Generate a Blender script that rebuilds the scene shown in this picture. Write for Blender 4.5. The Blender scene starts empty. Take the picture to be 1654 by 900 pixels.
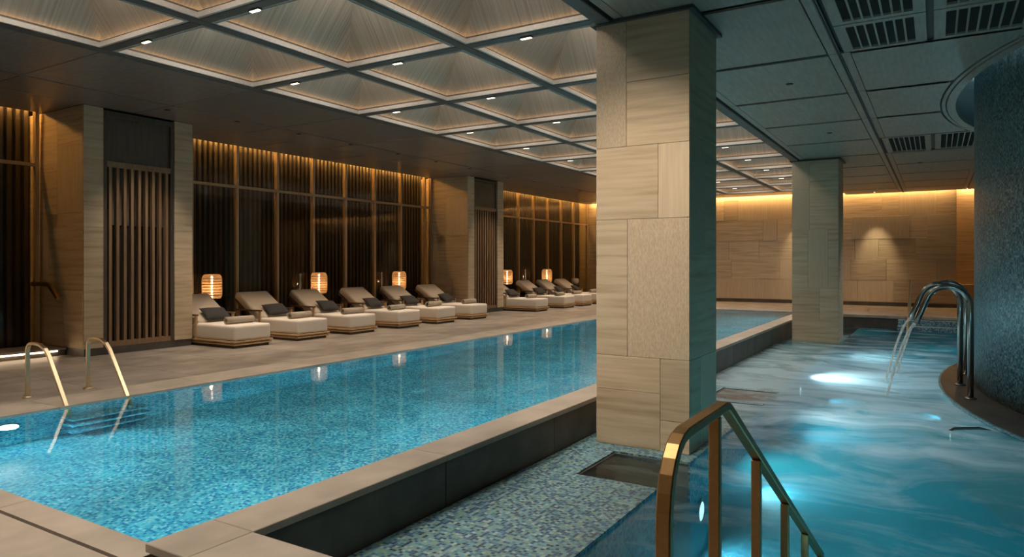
import bpy, bmesh, math, random
from mathutils import Vector, Matrix
random.seed(7)
S = bpy.context.scene
COL = S.collection
R = math.radians

# ------------------------------------------------------------------ camera
cam = bpy.data.objects.new('camera', bpy.data.cameras.new('camera'))
COL.objects.link(cam); S.camera = cam
cam.data.sensor_fit = 'HORIZONTAL'; cam.data.sensor_width = 36.0
cam.data.lens = 36.0 * 1120 / 1654
cam.data.shift_y = -25 / 1654
cam.data.clip_end = 200; cam.data.clip_start = 0.05
cam.location = (0, 0, 1.6)
cam.rotation_euler = (R(90), 0, math.atan(685 / 1120))
# ------------------------------------------------------------------ world, exposure
W = bpy.data.worlds.new('world'); S.world = W; W.use_nodes = True
W.node_tree.nodes['Background'].inputs[0].default_value = (0.5, 0.6, 0.7, 1)
W.node_tree.nodes['Background'].inputs[1].default_value = 0.01
vs = S.view_settings
vs.view_transform = 'Standard'; vs.look = 'None'; vs.gamma = 1.0; vs.use_curve_mapping = False
vs.exposure = 0.85
S.cycles.max_bounces = 10; S.cycles.transparent_max_bounces = 16
S.cycles.caustics_reflective = False; S.cycles.caustics_refractive = True
S.cycles.sample_clamp_indirect = 3.0
# light levels (lamps and luminous strips, a few of the lamps added to brighten)
L_PANEL = 5.5      # luminous panes at the top of the coffers
L_COFFER = 3.5     # strips on the coffer ledges
L_BAY = 60.0       # strips over the window bays
L_FAR = 30.0       # strip washing the far wall
L_SPOT = 45.0      # spotlights under the beams (W)
L_DOWN = 70.0      # recessed downlights over the loungers and in the right soffit (W)
L_POOL = 95.0      # underwater lights of the long pool (W)
L_SPA = 42.0       # underwater lights of the spa pool (W)
WARM = (1.0, 0.74, 0.46); AMBER = (1.0, 0.46, 0.10); NEUT = (1.0, 0.90, 0.79)

# ------------------------------------------------------------------ layout
HC, HR = 4.30, 4.18                       # grid / left soffit, right soffit
GX = [-9.05, -7.05, -5.05, -3.05]         # grid lines along the pool
GY = [4.82 + 2.285 * k for k in range(-3, 11)]    # cross lines, -2.0 ... 27.7
XF, XW = -12.35, -13.8                    # pier fronts, window plane
YFAR = 29.25
PX0, PX1, PY0, PY1 = -8.3, -3.66, 2.3, 24.3       # long pool
CO = -3.3                                  # outer face of raised coping
CZ = 0.08                                  # raised coping height
WZ1, WZ2 = -0.02, -0.355                   # water levels
BZ = -0.33                                 # mosaic bench top

# ------------------------------------------------------------------ materials
def M(name):
    m = bpy.data.materials.new(name); m.use_nodes = True
    nt = m.node_tree; b = nt.nodes['Principled BSDF']
    return m, nt, b
def N(nt, t, **k):
    n = nt.nodes.new(t)
    for a, v in k.items():
        if a.startswith('i_'): n.inputs[a[2:]].default_value = v
        else: setattr(n, a, v)
    return n
def lk(nt, a, b): nt.links.new(a, b)
def rgb(c, a=1): return (c[0], c[1], c[2], a)
def ramp(nt, stops, interp='LINEAR'):
    r = N(nt, 'ShaderNodeValToRGB'); r.color_ramp.interpolation = interp
    e = r.color_ramp.elements
    while len(e) < len(stops): e.new(0.5)
    for x, (p, c) in zip(e, stops): x.position = p; x.color = rgb(c)
    return r
def scaled(nt, sc, src='pos'):
    if src == 'uv': o = N(nt, 'ShaderNodeUVMap').outputs[0]
    elif src == 'obj': o = N(nt, 'ShaderNodeTexCoord').outputs['Object']
    else: o = N(nt, 'ShaderNodeNewGeometry').outputs['Position']
    v = N(nt, 'ShaderNodeVectorMath', operation='MULTIPLY'); v.inputs[1].default_value = sc
    lk(nt, o, v.inputs[0]); return v.outputs[0]
def rnd(nt): return N(nt, 'ShaderNodeObjectInfo').outputs['Random']
def mul_rand(nt, col, lo, hi):
    mr = N(nt, 'ShaderNodeMapRange'); mr.inputs['To Min'].default_value = lo; mr.inputs['To Max'].default_value = hi
    lk(nt, rnd(nt), mr.inputs[0])
    x = N(nt, 'ShaderNodeVectorMath', operation='SCALE'); lk(nt, col, x.inputs[0]); lk(nt, mr.outputs[0], x.inputs['Scale'])
    return x.outputs[0]
def bump(nt, b, h, strength, dist=0.01):
    n = N(nt, 'ShaderNodeBump'); n.inputs['Strength'].default_value = strength; n.inputs['Distance'].default_value = dist
    lk(nt, h, n.inputs['Height']); lk(nt, n.outputs[0], b.inputs['Normal'])

def grained(name, c1, c2, scale, rough, src='pos', vary=0.12, bmp=0.15, detail=6, mix3=None, metal=0):
    m, nt, b = M(name)
    vec = scaled(nt, scale, src)
    if src == 'uv' or vary:
        ad = N(nt, 'ShaderNodeVectorMath', operation='ADD'); lk(nt, vec, ad.inputs[0])
        sc = N(nt, 'ShaderNodeMath', operation='MULTIPLY'); sc.inputs[1].default_value = 37.0
        lk(nt, rnd(nt), sc.inputs[0]); lk(nt, sc.outputs[0], ad.inputs[1]); vec = ad.outputs[0]
    n = N(nt, 'ShaderNodeTexNoise'); n.inputs['Scale'].default_value = 1.0; n.inputs['Detail'].default_value = detail
    lk(nt, vec, n.inputs['Vector'])
    st = [(0.3, c1), (0.7, c2)] if not mix3 else [(0.28, c1), (0.5, mix3), (0.72, c2)]
    r = ramp(nt, st); lk(nt, n.outputs[0], r.inputs[0])
    col = r.outputs[0]
    if vary: col = mul_rand(nt, col, 1 - vary, 1 + vary)
    lk(nt, col, b.inputs['Base Color'])
    b.inputs['Roughness'].default_value = rough; b.inputs['Metallic'].default_value = metal
    if bmp: bump(nt, b, n.outputs[0], bmp, 0.004)
    return m
def plain(name, c, rough=0.5, metal=0.0, noise=0.08, sc=30):
    m, nt, b = M(name)
    n = N(nt, 'ShaderNodeTexNoise'); n.inputs['Scale'].default_value = 1.0; n.inputs['Detail'].default_value = 3
    lk(nt, scaled(nt, (sc, sc, sc)), n.inputs['Vector'])
    r = ramp(nt, [(0.3, [x * (1 - noise) for x in c]), (0.7, [min(1, x * (1 + noise)) for x in c])])
    lk(nt, n.outputs[0], r.inputs[0]); lk(nt, r.outputs[0], b.inputs['Base Color'])
    b.inputs['Roughness'].default_value = rough; b.inputs['Metallic'].default_value = metal
    return m
def emit(name, c, s):
    m, nt, b = M(name)
    b.inputs['Base Color'].default_value = rgb(c); b.inputs['Emission Color'].default_value = rgb(c)
    b.inputs['Emission Strength'].default_value = s
    return m
def mosaic(name, cols, size, rough=0.25, src='pos', grout=(0.25, 0.33, 0.34), big=0.25):
    m, nt, b = M(name)
    k = 1.0 / size
    v = scaled(nt, (k, k, k), src)
    o = N(nt, 'ShaderNodeVectorMath', operation='ADD'); o.inputs[1].default_value = (0.37, 0.41, 0.43); lk(nt, v, o.inputs[0])
    fl = N(nt, 'ShaderNodeVectorMath', operation='FLOOR'); lk(nt, o.outputs[0], fl.inputs[0])
    wn = N(nt, 'ShaderNodeTexWhiteNoise', noise_dimensions='3D'); lk(nt, fl.outputs[0], wn.inputs['Vector'])
    stops = [(i / len(cols), c) for i, c in enumerate(cols)]
    r = ramp(nt, stops, 'CONSTANT'); lk(nt, wn.outputs['Value'], r.inputs[0])
    fr = N(nt, 'ShaderNodeVectorMath', operation='FRACTION'); lk(nt, o.outputs[0], fr.inputs[0])
    sp = N(nt, 'ShaderNodeSeparateXYZ'); lk(nt, fr.outputs[0], sp.inputs[0])
    prev = None
    for ax in (['X', 'Y'] if src == 'uv' else ['X', 'Y', 'Z']):
        g = N(nt, 'ShaderNodeMath', operation='GREATER_THAN'); g.inputs[1].default_value = 0.1
        lk(nt, sp.outputs[ax], g.inputs[0])
        if prev is None: prev = g.outputs[0]
        else:
            q = N(nt, 'ShaderNodeMath', operation='MULTIPLY'); lk(nt, prev, q.inputs[0]); lk(nt, g.outputs[0], q.inputs[1]); prev = q.outputs[0]
    mx = N(nt, 'ShaderNodeMix', data_type='RGBA'); mx.inputs[6].default_value = rgb(grout)
    lk(nt, prev, mx.inputs[0]); lk(nt, r.outputs[0], mx.inputs[7])
    n = N(nt, 'ShaderNodeTexNoise'); n.inputs['Scale'].default_value = 1.0; n.inputs['Detail'].default_value = 4
    lk(nt, scaled(nt, (1.6, 1.6, 1.6), 'pos'), n.inputs['Vector'])
    mr = N(nt, 'ShaderNodeMapRange'); mr.inputs['From Min'].default_value = 0.3; mr.inputs['From Max'].default_value = 0.7
    mr.inputs['To Min'].default_value = 1 - big; mr.inputs['To Max'].default_value = 1 + big; lk(nt, n.outputs[0], mr.inputs[0])
    x = N(nt, 'ShaderNodeVectorMath', operation='SCALE'); lk(nt, mx.outputs[2], x.inputs[0]); lk(nt, mr.outputs[0], x.inputs['Scale'])
    lk(nt, x.outputs[0], b.inputs['Base Color']); b.inputs['Roughness'].default_value = rough
    bump(nt, b, prev, 0.25, 0.003)
    return m
def front_fresnel(nt, ior, nrm=None):
    fr = N(nt, 'ShaderNodeFresnel'); fr.inputs[0].default_value = ior
    if nrm is not None: lk(nt, nrm, fr.inputs['Normal'])
    iv = N(nt, 'ShaderNodeMath', operation='SUBTRACT'); iv.inputs[0].default_value = 1.0
    lk(nt, N(nt, 'ShaderNodeNewGeometry').outputs['Backfacing'], iv.inputs[1])
    mu = N(nt, 'ShaderNodeMath', operation='MULTIPLY'); lk(nt, fr.outputs[0], mu.inputs[0]); lk(nt, iv.outputs[0], mu.inputs[1])
    return mu
def water(name, tint, bscale, bstr, rough=0.015, refr=False):
    m, nt, b = M(name); nt.nodes.remove(b)
    out = nt.nodes['Material Output']
    n = N(nt, 'ShaderNodeTexNoise'); n.inputs['Scale'].default_value = 1.0; n.inputs['Detail'].default_value = 3
    lk(nt, scaled(nt, bscale), n.inputs['Vector'])
    bp = N(nt, 'ShaderNodeBump'); bp.inputs['Strength'].default_value = bstr; bp.inputs['Distance'].default_value = 0.02
    lk(nt, n.outputs[0], bp.inputs['Height'])
    fr = front_fresnel(nt, 1.33, bp.outputs[0])
    if refr:
        tr = N(nt, 'ShaderNodeBsdfRefraction'); tr.inputs['IOR'].default_value = 1.33; tr.inputs['Roughness'].default_value = 0.0; lk(nt, bp.outputs[0], tr.inputs['Normal'])
    else: tr = N(nt, 'ShaderNodeBsdfTransparent')
    tr.inputs[0].default_value = rgb(tint)
    gl = N(nt, 'ShaderNodeBsdfGlossy'); gl.inputs['Roughness'].default_value = rough; lk(nt, bp.outputs[0], gl.inputs['Normal'])
    mx = N(nt, 'ShaderNodeMixShader'); lk(nt, fr.outputs[0], mx.inputs[0]); lk(nt, tr.outputs[0], mx.inputs[1]); lk(nt, gl.outputs[0], mx.inputs[2])
    lk(nt, mx.outputs[0], out.inputs['Surface'])
    return m, nt, mx, out, bp

TRAV = [(0.43, 0.32, 0.20), (0.66, 0.53, 0.375), (0.57, 0.45, 0.305)]
MT = {}
MT['trav'] = grained('travertine', TRAV[0], TRAV[1], (1.1, 1.1, 17), 0.6, mix3=TRAV[2], vary=0.10, bmp=0.25)
MT['trav_v'] = grained('travertine_upright', (0.54, 0.425, 0.29), (0.64, 0.52, 0.37), (24, 24, 1.5), 0.6, vary=0.08, bmp=0.3)
MT['trav_r'] = grained('travertine_chiselled', (0.49, 0.38, 0.26), (0.63, 0.505, 0.36), (75, 75, 26), 0.7, vary=0.06, bmp=1.0, detail=2)
MT['core'] = plain('stone_joint', (0.36, 0.28, 0.19), 0.8)
MT['deck'] = grained('deck_stone', (0.16, 0.142, 0.124), (0.38, 0.335, 0.29), (2.4, 1.5, 1.5), 0.42, mix3=(0.27, 0.238, 0.205), vary=0.07, bmp=0.05)
MT['coping'] = grained('coping_stone', (0.29, 0.252, 0.212), (0.42, 0.37, 0.315), (2.8, 2.2, 2), 0.5, vary=0.05, bmp=0.05)
MT['darkstone'] = grained('dark_stone', (0.045, 0.04, 0.035), (0.10, 0.088, 0.075), (3, 3, 3), 0.45, vary=0.08, bmp=0.05)
MT['joint'] = plain('dark_joint', (0.06, 0.052, 0.045), 0.8)
MT['slope'] = grained('coffer_veneer', (0.21, 0.185, 0.16), (0.36, 0.32, 0.28), (48, 0.8, 1), 0.5, src='uv', vary=0.06, bmp=0.1, mix3=(0.30, 0.25, 0.195))
MT['beam'] = grained('beam_wood', (0.075, 0.07, 0.065), (0.12, 0.11, 0.10), (3, 3, 20), 0.5, vary=0, bmp=0.05)
MT['pale'] = plain('pale_trim', (0.58, 0.53, 0.48), 0.5)
MT['soffit'] = grained('soffit_wood', (0.15, 0.13, 0.112), (0.25, 0.215, 0.185), (5, 26, 5), 0.30, vary=0.10, bmp=0.05)
MT['soffit2'] = grained('soffit_wood_grey', (0.26, 0.222, 0.178), (0.35, 0.305, 0.25), (26, 3, 5), 0.45, vary=0.06, bmp=0.05)
MT['groove'] = plain('groove_dark', (0.05, 0.05, 0.047), 0.6)
MT['black'] = plain('black_void', (0.008, 0.008, 0.009), 0.7)
MT['batten'] = grained('dark_batten', (0.045, 0.040, 0.036), (0.10, 0.086, 0.072), (20, 20, 1.5), 0.45, vary=0.2, bmp=0.05)
MT['backing'] = plain('dark_backing', (0.018, 0.017, 0.018), 0.6)
MT['bronze'] = plain('bronze_metal', (0.55, 0.35, 0.16), 0.42, 1.0, 0.06, 60)
MT['gold'] = plain('champagne_metal', (0.62, 0.50, 0.33), 0.3, 1.0, 0.05, 60)
MT['mullion'] = plain('mullion_bronze', (0.48, 0.35, 0.21), 0.45, 0.35, 0.08, 20)
MT['oak'] = grained('oak_wood', (0.42, 0.26, 0.125), (0.60, 0.40, 0.215), (4, 24, 24), 0.5, vary=0.06, bmp=0.1)
MT['walnut'] = grained('dark_frame_wood', (0.06, 0.045, 0.035), (0.11, 0.083, 0.06), (20, 20, 2), 0.5, vary=0.1, bmp=0.1)
MT['slat'] = grained('lattice_wood', (0.20, 0.12, 0.065), (0.31, 0.195, 0.11), (24, 24, 2), 0.5, vary=0.1, bmp=0.1)
MT['armtop'] = grained('armrest_wood', (0.10, 0.06, 0.035), (0.18, 0.11, 0.06), (4, 24, 24), 0.45, vary=0.06, bmp=0.1)
MT['fabric'] = plain('cream_fabric', (0.74, 0.67, 0.585), 0.95, 0, 0.06, 140)
MT['fabric2'] = plain('beige_back_fabric', (0.54, 0.465, 0.375), 0.95, 0, 0.06, 140)
MT['pillow'] = plain('charcoal_fabric', (0.045, 0.042, 0.042), 0.95, 0, 0.15, 120)
MT['towel'] = plain('towel_terry', (0.40, 0.335, 0.26), 1.0, 0, 0.15, 160)
MT['tablemat'] = plain('black_lacquer', (0.018, 0.017, 0.016), 0.35)
MT['chrome'] = plain('dark_chrome', (0.30, 0.28, 0.25), 0.18, 1.0, 0.05, 40)
MT['pool'] = mosaic('pool_mosaic', [(0.03, 0.25, 0.38), (0.08, 0.42, 0.52), (0.16, 0.56, 0.62), (0.05, 0.33, 0.48), (0.32, 0.66, 0.68), (0.10, 0.46, 0.52), (0.02, 0.18, 0.34), (0.13, 0.50, 0.60)], 0.027, grout=(0.16, 0.43, 0.49))
MT['bench'] = mosaic('bench_mosaic', [(0.07, 0.22, 0.29), (0.18, 0.37, 0.40), (0.03, 0.09, 0.21), (0.30, 0.45, 0.46), (0.11, 0.28, 0.34), (0.04, 0.12, 0.28), (0.20, 0.33, 0.25), (0.14, 0.34, 0.43), (0.02, 0.06, 0.11)], 0.028, grout=(0.20, 0.30, 0.32), big=0.12, rough=0.4)
MT['spa'] = mosaic('spa_mosaic', [(0.03, 0.20, 0.30), (0.06, 0.32, 0.40), (0.02, 0.13, 0.24), (0.12, 0.40, 0.45), (0.04, 0.25, 0.36)], 0.03, rough=0.65, grout=(0.08, 0.28, 0.33))
MT['drum'] = mosaic('drum_mosaic', [(0.08, 0.18, 0.19), (0.15, 0.30, 0.31), (0.05, 0.11, 0.13), (0.28, 0.42, 0.42), (0.10, 0.23, 0.25), (0.03, 0.06, 0.08), (0.16, 0.27, 0.32)], 0.03, src='uv', grout=(0.10, 0.15, 0.16), rough=0.4, big=0.1)
MT['recess'] = plain('recess_teal', (0.22, 0.34, 0.36), 0.5)
MT['e_panel'] = emit('luminous_pane', NEUT, L_PANEL)
MT['e_coffer'] = emit('coffer_strip', (1.0, 0.70, 0.42), L_COFFER)
MT['e_bay'] = emit('bay_strip', AMBER, L_BAY)
MT['e_far'] = emit('far_strip', (1.0, 0.58, 0.22), L_FAR)
MT['e_spot'] = emit('spot_face', (1.0, 0.84, 0.62), 2.2)
MT['e_recess'] = emit('recess_strip', (0.55, 0.85, 0.9), 1.2)
MT['e_step'] = emit('step_strip', (1.0, 0.75, 0.48), 7.0)
MT['e_core'] = emit('lantern_core', (1.0, 0.78, 0.52), 5.0)
MT['e_under'] = emit('underwater_lens', (0.75, 0.95, 1.0), 2.0)

# woven lantern shade: amber cane, lets light through
m, nt, b = M('woven_cane'); nt.nodes.remove(b)
d = N(nt, 'ShaderNodeBsdfDiffuse'); t = N(nt, 'ShaderNodeBsdfTranslucent'); tp = N(nt, 'ShaderNodeBsdfTransparent')
for q in (d, t): q.inputs[0].default_value = (0.55, 0.33, 0.16, 1)
mx = N(nt, 'ShaderNodeMixShader'); mx.inputs[0].default_value = 0.6; lk(nt, d.outputs[0], mx.inputs[1]); lk(nt, t.outputs[0], mx.inputs[2])
mx2 = N(nt, 'ShaderNodeMixShader'); lk(nt, tp.outputs[0], mx2.inputs[1]); lk(nt, mx.outputs[0], mx2.inputs[2])
wv = N(nt, 'ShaderNodeTexNoise'); wv.inputs['Scale'].default_value = 1.0; lk(nt, scaled(nt, (60, 60, 90)), wv.inputs['Vector'])
rp = ramp(nt, [(0.42, (0.55, 0.55, 0.55)), (0.58, (1, 1, 1))]); lk(nt, wv.outputs[0], rp.inputs[0]); lk(nt, rp.outputs[0], mx2.inputs[0])
lk(nt, mx2.outputs[0], nt.nodes['Material Output'].inputs['Surface']); MT['cane'] = m
# window glass: dark reflective, seen through
m, nt, b = M('window_glass'); nt.nodes.remove(b)
fr = front_fresnel(nt, 1.5)
tr = N(nt, 'ShaderNodeBsdfTransparent'); tr.inputs[0].default_value = (0.72, 0.74, 0.74, 1)
gl = N(nt, 'ShaderNodeBsdfGlossy'); gl.inputs['Roughness'].default_value = 0.04
mx = N(nt, 'ShaderNodeMixShader'); lk(nt, fr.outputs[0], mx.inputs[0]); lk(nt, tr.outputs[0], mx.inputs[1]); lk(nt, gl.outputs[0], mx.inputs[2])
lk(nt, mx.outputs[0], nt.nodes['Material Output'].inputs['Surface']); MT['glass'] = m
MT['water1'] = water('still_water', (0.80, 0.95, 0.98), (3.5, 1.8, 1), 0.08, refr=True)[0]
# spa water: moving water under streaks of foam
m, nt, wmix, out, bp = water('churning_water', (0.50, 0.88, 0.94), (2.2, 5.0, 1), 0.6, 0.12)
dist = N(nt, 'ShaderNodeTexNoise'); dist.inputs['Scale'].default_value = 0.45; dist.inputs['Detail'].default_value = 2
lk(nt, scaled(nt, (1, 1, 0)), dist.inputs['Vector'])
dsc = N(nt, 'ShaderNodeVectorMath', operation='SCALE'); dsc.inputs['Scale'].default_value = 4.2; lk(nt, dist.outputs['Color'], dsc.inputs[0])
ad = N(nt, 'ShaderNodeVectorMath', operation='ADD'); lk(nt, scaled(nt, (0.55, 1.9, 0)), ad.inputs[0]); lk(nt, dsc.outputs[0], ad.inputs[1])
fn = N(nt, 'ShaderNodeTexNoise'); fn.inputs['Scale'].default_value = 1.0; fn.inputs['Detail'].default_value = 7; fn.inputs['Roughness'].default_value = 0.62
lk(nt, ad.outputs[0], fn.inputs['Vector'])
sp = N(nt, 'ShaderNodeSeparateXYZ'); lk(nt, N(nt, 'ShaderNodeNewGeometry').outputs['Position'], sp.inputs[0])
# foam gathers in front of the spouts, thins out towards the near stairs
vd = N(nt, 'ShaderNodeVectorMath', operation='DISTANCE'); vd.inputs[1].default_value = (-1.5, 12.5, WZ2)
lk(nt, N(nt, 'ShaderNodeNewGeometry').outputs['Position'], vd.inputs[0])
mr = N(nt, 'ShaderNodeMapRange'); mr.inputs['From Min'].default_value = 1.0; mr.inputs['From Max'].default_value = 6.5
mr.inputs['To Min'].default_value = 0.30; mr.inputs['To Max'].default_value = -0.05; lk(nt, vd.outputs['Value'], mr.inputs[0])
sm = N(nt, 'ShaderNodeMath', operation='ADD'); lk(nt, fn.outputs[0], sm.inputs[0]); lk(nt, mr.outputs[0], sm.inputs[1])
fr2 = ramp(nt, [(0.45, (0, 0, 0)), (0.60, (0.30, 0.30, 0.30)), (0.80, (0.85, 0.85, 0.85))]); lk(nt, sm.outputs[0], fr2.inputs[0])
fd = N(nt, 'ShaderNodeBsdfDiffuse'); fd.inputs[0].default_value = (0.76, 0.88, 0.95, 1)
ft = N(nt, 'ShaderNodeBsdfTranslucent'); ft.inputs[0].default_value = (0.70, 0.85, 0.90, 1)
fm = N(nt, 'ShaderNodeMixShader'); fm.inputs[0].default_value = 0.65; lk(nt, fd.outputs[0], fm.inputs[1]); lk(nt, ft.outputs[0], fm.inputs[2])
mt_ = N(nt, 'ShaderNodeBsdfTranslucent'); mt_.inputs[0].default_value = (0.03, 0.42, 0.52, 1)
# stays clear over the shallow bench and stairs, cloudy over the deep part
mc = N(nt, 'ShaderNodeMapRange'); mc.inputs['From Min'].default_value = -2.1; mc.inputs['From Max'].default_value = -1.6; mc.inputs['To Min'].default_value = 0.0; mc.inputs['To Max'].default_value = 0.5
lk(nt, sp.outputs['X'], mc.inputs[0])
mk = N(nt, 'ShaderNodeMixShader'); lk(nt, mc.outputs[0], mk.inputs[0]); lk(nt, wmix.outputs[0], mk.inputs[1]); lk(nt, mt_.outputs[0], mk.inputs[2])
fx = N(nt, 'ShaderNodeMixShader'); lk(nt, fr2.outputs[0], fx.inputs[0]); lk(nt, mk.outputs[0], fx.inputs[1]); lk(nt, fm.outputs[0], fx.inputs[2])
lk(nt, fx.outputs[0], out.inputs['Surface']); MT['water2'] = m
# falling water
m, nt, b = M('falling_water'); nt.nodes.remove(b)
tr = N(nt, 'ShaderNodeBsdfTransparent'); df = N(nt, 'ShaderNodeBsdfDiffuse'); df.inputs[0].default_value = (0.85, 0.87, 0.86, 1)
tl = N(nt, 'ShaderNodeBsdfTranslucent'); tl.inputs[0].default_value = (0.85, 0.87, 0.86, 1)
a1 = N(nt, 'ShaderNodeMixShader'); a1.inputs[0].default_value = 0.5; lk(nt, df.outputs[0], a1.inputs[1]); lk(nt, tl.outputs[0], a1.inputs[2])
a2 = N(nt, 'ShaderNodeMixShader'); lk(nt, tr.outputs[0], a2.inputs[1]); lk(nt, a1.outputs[0], a2.inputs[2])
nn = N(nt, 'ShaderNodeTexNoise'); nn.inputs['Scale'].default_value = 1.0; lk(nt, scaled(nt, (40, 40, 5)), nn.inputs['Vector'])
rr = ramp(nt, [(0.35, (0.25, 0.25, 0.25)), (0.7, (0.8, 0.8, 0.8))]); lk(nt, nn.outputs[0], rr.inputs[0]); lk(nt, rr.outputs[0], a2.inputs[0])
lk(nt, a2.outputs[0], nt.nodes['Material Output'].inputs['Surface']); MT['stream'] = m

# ------------------------------------------------------------------ builders
def link(name, data, parent=None, loc=(0, 0, 0)):
    o = bpy.data.objects.new(name, data); COL.objects.link(o); o.location = loc
    if parent is not None: o.parent = parent
    return o
def tag(o, label=None, cat=None, group=None, kind=None):
    if label: o['label'] = label
    if cat: o['category'] = cat
    if group: o['group'] = group
    if kind: o['kind'] = kind
    return o
def thing(name, loc, label, cat, group=None): return tag(link(name, None, None, loc), label, cat, group)
def struct(name): return tag(link(name, None), kind='structure')
def finish(bm, name, mat, smooth=False, fix=True):
    me = bpy.data.meshes.new(name)
    if fix: bmesh.ops.recalc_face_normals(bm, faces=bm.faces)
    bm.to_mesh(me); bm.free()
    me.materials.append(MT[mat] if isinstance(mat, str) else mat)
    if smooth:
        for p in me.polygons: p.use_smooth = True
    return me
_cache = {}
def box_mesh(sx, sy, sz, mat, bev):
    k = (round(sx, 4), round(sy, 4), round(sz, 4), mat, bev)
    if k not in _cache:
        bm = bmesh.new(); bmesh.ops.create_cube(bm, size=1, matrix=Matrix.Diagonal((sx, sy, sz, 1)))
        if bev: bmesh.ops.bevel(bm, geom=bm.edges[:], offset=bev, segments=1, affect='EDGES')
        _cache[k] = finish(bm, mat + '_box', mat)
    return _cache[k]
def wl(o):
    v = Vector((0, 0, 0))
    while o is not None: v += o.location; o = o.parent
    return v
def box(name, parent, x0, x1, y0, y1, z0, z1, mat, bev=0):
    """axis-aligned box given in world coordinates"""
    c = Vector(((x0 + x1) / 2, (y0 + y1) / 2, (z0 + z1) / 2))
    return link(name, box_mesh(abs(x1 - x0), abs(y1 - y0), abs(z1 - z0), mat, bev), parent, c - wl(parent))
def addbox(bm, x0, x1, y0, y1, z0, z1):
    bmesh.ops.create_cube(bm, size=1, matrix=Matrix.Translation(((x0 + x1) / 2, (y0 + y1) / 2, (z0 + z1) / 2)) @ Matrix.Diagonal((x1 - x0, y1 - y0, z1 - z0, 1)))
def boxes(name, parent, lst, mat, bev=0):
    bm = bmesh.new()
    for a in lst: addbox(bm, *a)
    if bev: bmesh.ops.bevel(bm, geom=bm.edges[:], offset=bev, segments=1, affect='EDGES')
    return link(name, finish(bm, name, mat), parent, -wl(parent) if parent else (0, 0, 0))
def sweep(name, parent, pts, prof, mat, side=Vector((1, 0, 0)), smooth=False):
    """sweep a closed 2-D profile (a along side, b along side x tangent) along pts (local to parent)"""
    bm = bmesh.new(); rings = []
    pts = [Vector(p) for p in pts]
    for i, p in enumerate(pts):
        t = (pts[min(i + 1, len(pts) - 1)] - pts[max(i - 1, 0)]).normalized()
        s = (side - t * side.dot(t)).normalized(); u = t.cross(s)
        k = 1.0
        if 0 < i < len(pts) - 1:
            c = (pts[i + 1] - p).normalized().dot((p - pts[i - 1]).normalized())
            k = 1 / max(0.5, math.sqrt(max(0, (1 + c) / 2)))
        rings.append([bm.verts.new(p + s * a + u * b * k) for a, b in prof])
    n = len(prof)
    for a, c in zip(rings, rings[1:]):
        for j in range(n): bm.faces.new((a[j], a[(j + 1) % n], c[(j + 1) % n], c[j]))
    bm.faces.new(rings[0]); bm.faces.new(rings[-1][::-1])
    return link(name, finish(bm, name, mat, smooth), parent)
def rect(w, h, c=0.004):
    w /= 2; h /= 2
    return [(-w + c, -h), (w - c, -h), (w, -h + c), (w, h - c), (w - c, h), (-w + c, h), (-w, h - c), (-w, -h + c)]
def circ(r, n=14): return [(r * math.cos(2 * math.pi * i / n), r * math.sin(2 * math.pi * i / n)) for i in range(n)]
def lathe(name, parent, prof, mat, n=28, loc=(0, 0, 0), smooth=True):
    bm = bmesh.new(); rings = []
    for r, z in prof:
        rings.append([bm.verts.new((max(r, 1e-4) * math.cos(2 * math.pi * i / n), max(r, 1e-4) * math.sin(2 * math.pi * i / n), z)) for i in range(n)])
    for a, c in zip(rings, rings[1:]):
        for j in range(n): bm.faces.new((a[j], a[(j + 1) % n], c[(j + 1) % n], c[j]))
    bm.faces.new(rings[0][::-1]); bm.faces.new(rings[-1])
    return link(name, finish(bm, name, mat, smooth), parent, loc)
def arc(cx, cz, r, a0, a1, n=8):
    return [(cx + r * math.cos(R(a0 + (a1 - a0) * i / n)), cz + r * math.sin(R(a0 + (a1 - a0) * i / n))) for i in range(n + 1)]
def lamp(kind, name, loc, energy, color, aim=None, **k):
    l = bpy.data.lights.new(name, kind); l.energy = energy; l.color = color
    for a, v in k.items(): setattr(l, a, v)
    o = bpy.data.objects.new(name, l); COL.objects.link(o); o.location = loc
    if aim is not None: o.rotation_euler = (Vector(aim) - Vector(loc)).to_track_quat('-Z', 'Y').to_euler()
    return o
def copy_tree(o, parent=None):
    c = o.copy(); COL.objects.link(c); c.parent = parent
    for ch in o.children: copy_tree(ch, c)
    return c
ORD = ['first', 'second', 'third', 'fourth', 'fifth', 'sixth', 'seventh', 'eighth', 'ninth', 'tenth', 'eleventh', 'twelfth', 'thirteenth']

# ================================================================== FLOORS
fl = struct('floor')
def tiles(parent, x0, x1, y0, y1, z, tx, ty, mat, th=0.03, gap=0.006, name='floor_tile'):
    nx = max(1, round((x1 - x0) / tx)); ny = max(1, round((y1 - y0) / ty))
    ax, ay = (x1 - x0) / nx, (y1 - y0) / ny
    for i in range(nx):
        for j in range(ny):
            box(name, parent, x0 + i * ax + gap / 2, x0 + (i + 1) * ax - gap / 2, y0 + j * ay + gap / 2, y0 + (j + 1) * ay - gap / 2, z - th, z, mat)
boxes('deck_slab', fl, [(-14.6, PX0 - 0.02, -3, YFAR + 1.6, -0.3, -0.028), (PX0 - 0.02, PX1 + 0.02, -3, PY0 - 0.02, -0.3, -0.028),
      (PX0 - 0.02, 6.5, PY1 + 0.02, YFAR + 1.6, -0.3, -0.028), (PX1, 6.5, -3, 2.2, -0.3, -0.028)], 'joint')
tiles(fl, -14.4, -9.0, -3, YFAR + 1.5, 0, 1.35, 1.3, 'deck')
tiles(fl, -9.0, PX0, -3, 2.078, 0, 0.7, 1.3, 'coping', name='coping_slab')
tiles(fl, -9.0, PX0, 2.10, PY1, 0, 0.7, 1.85, 'coping', name='coping_slab')
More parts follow.
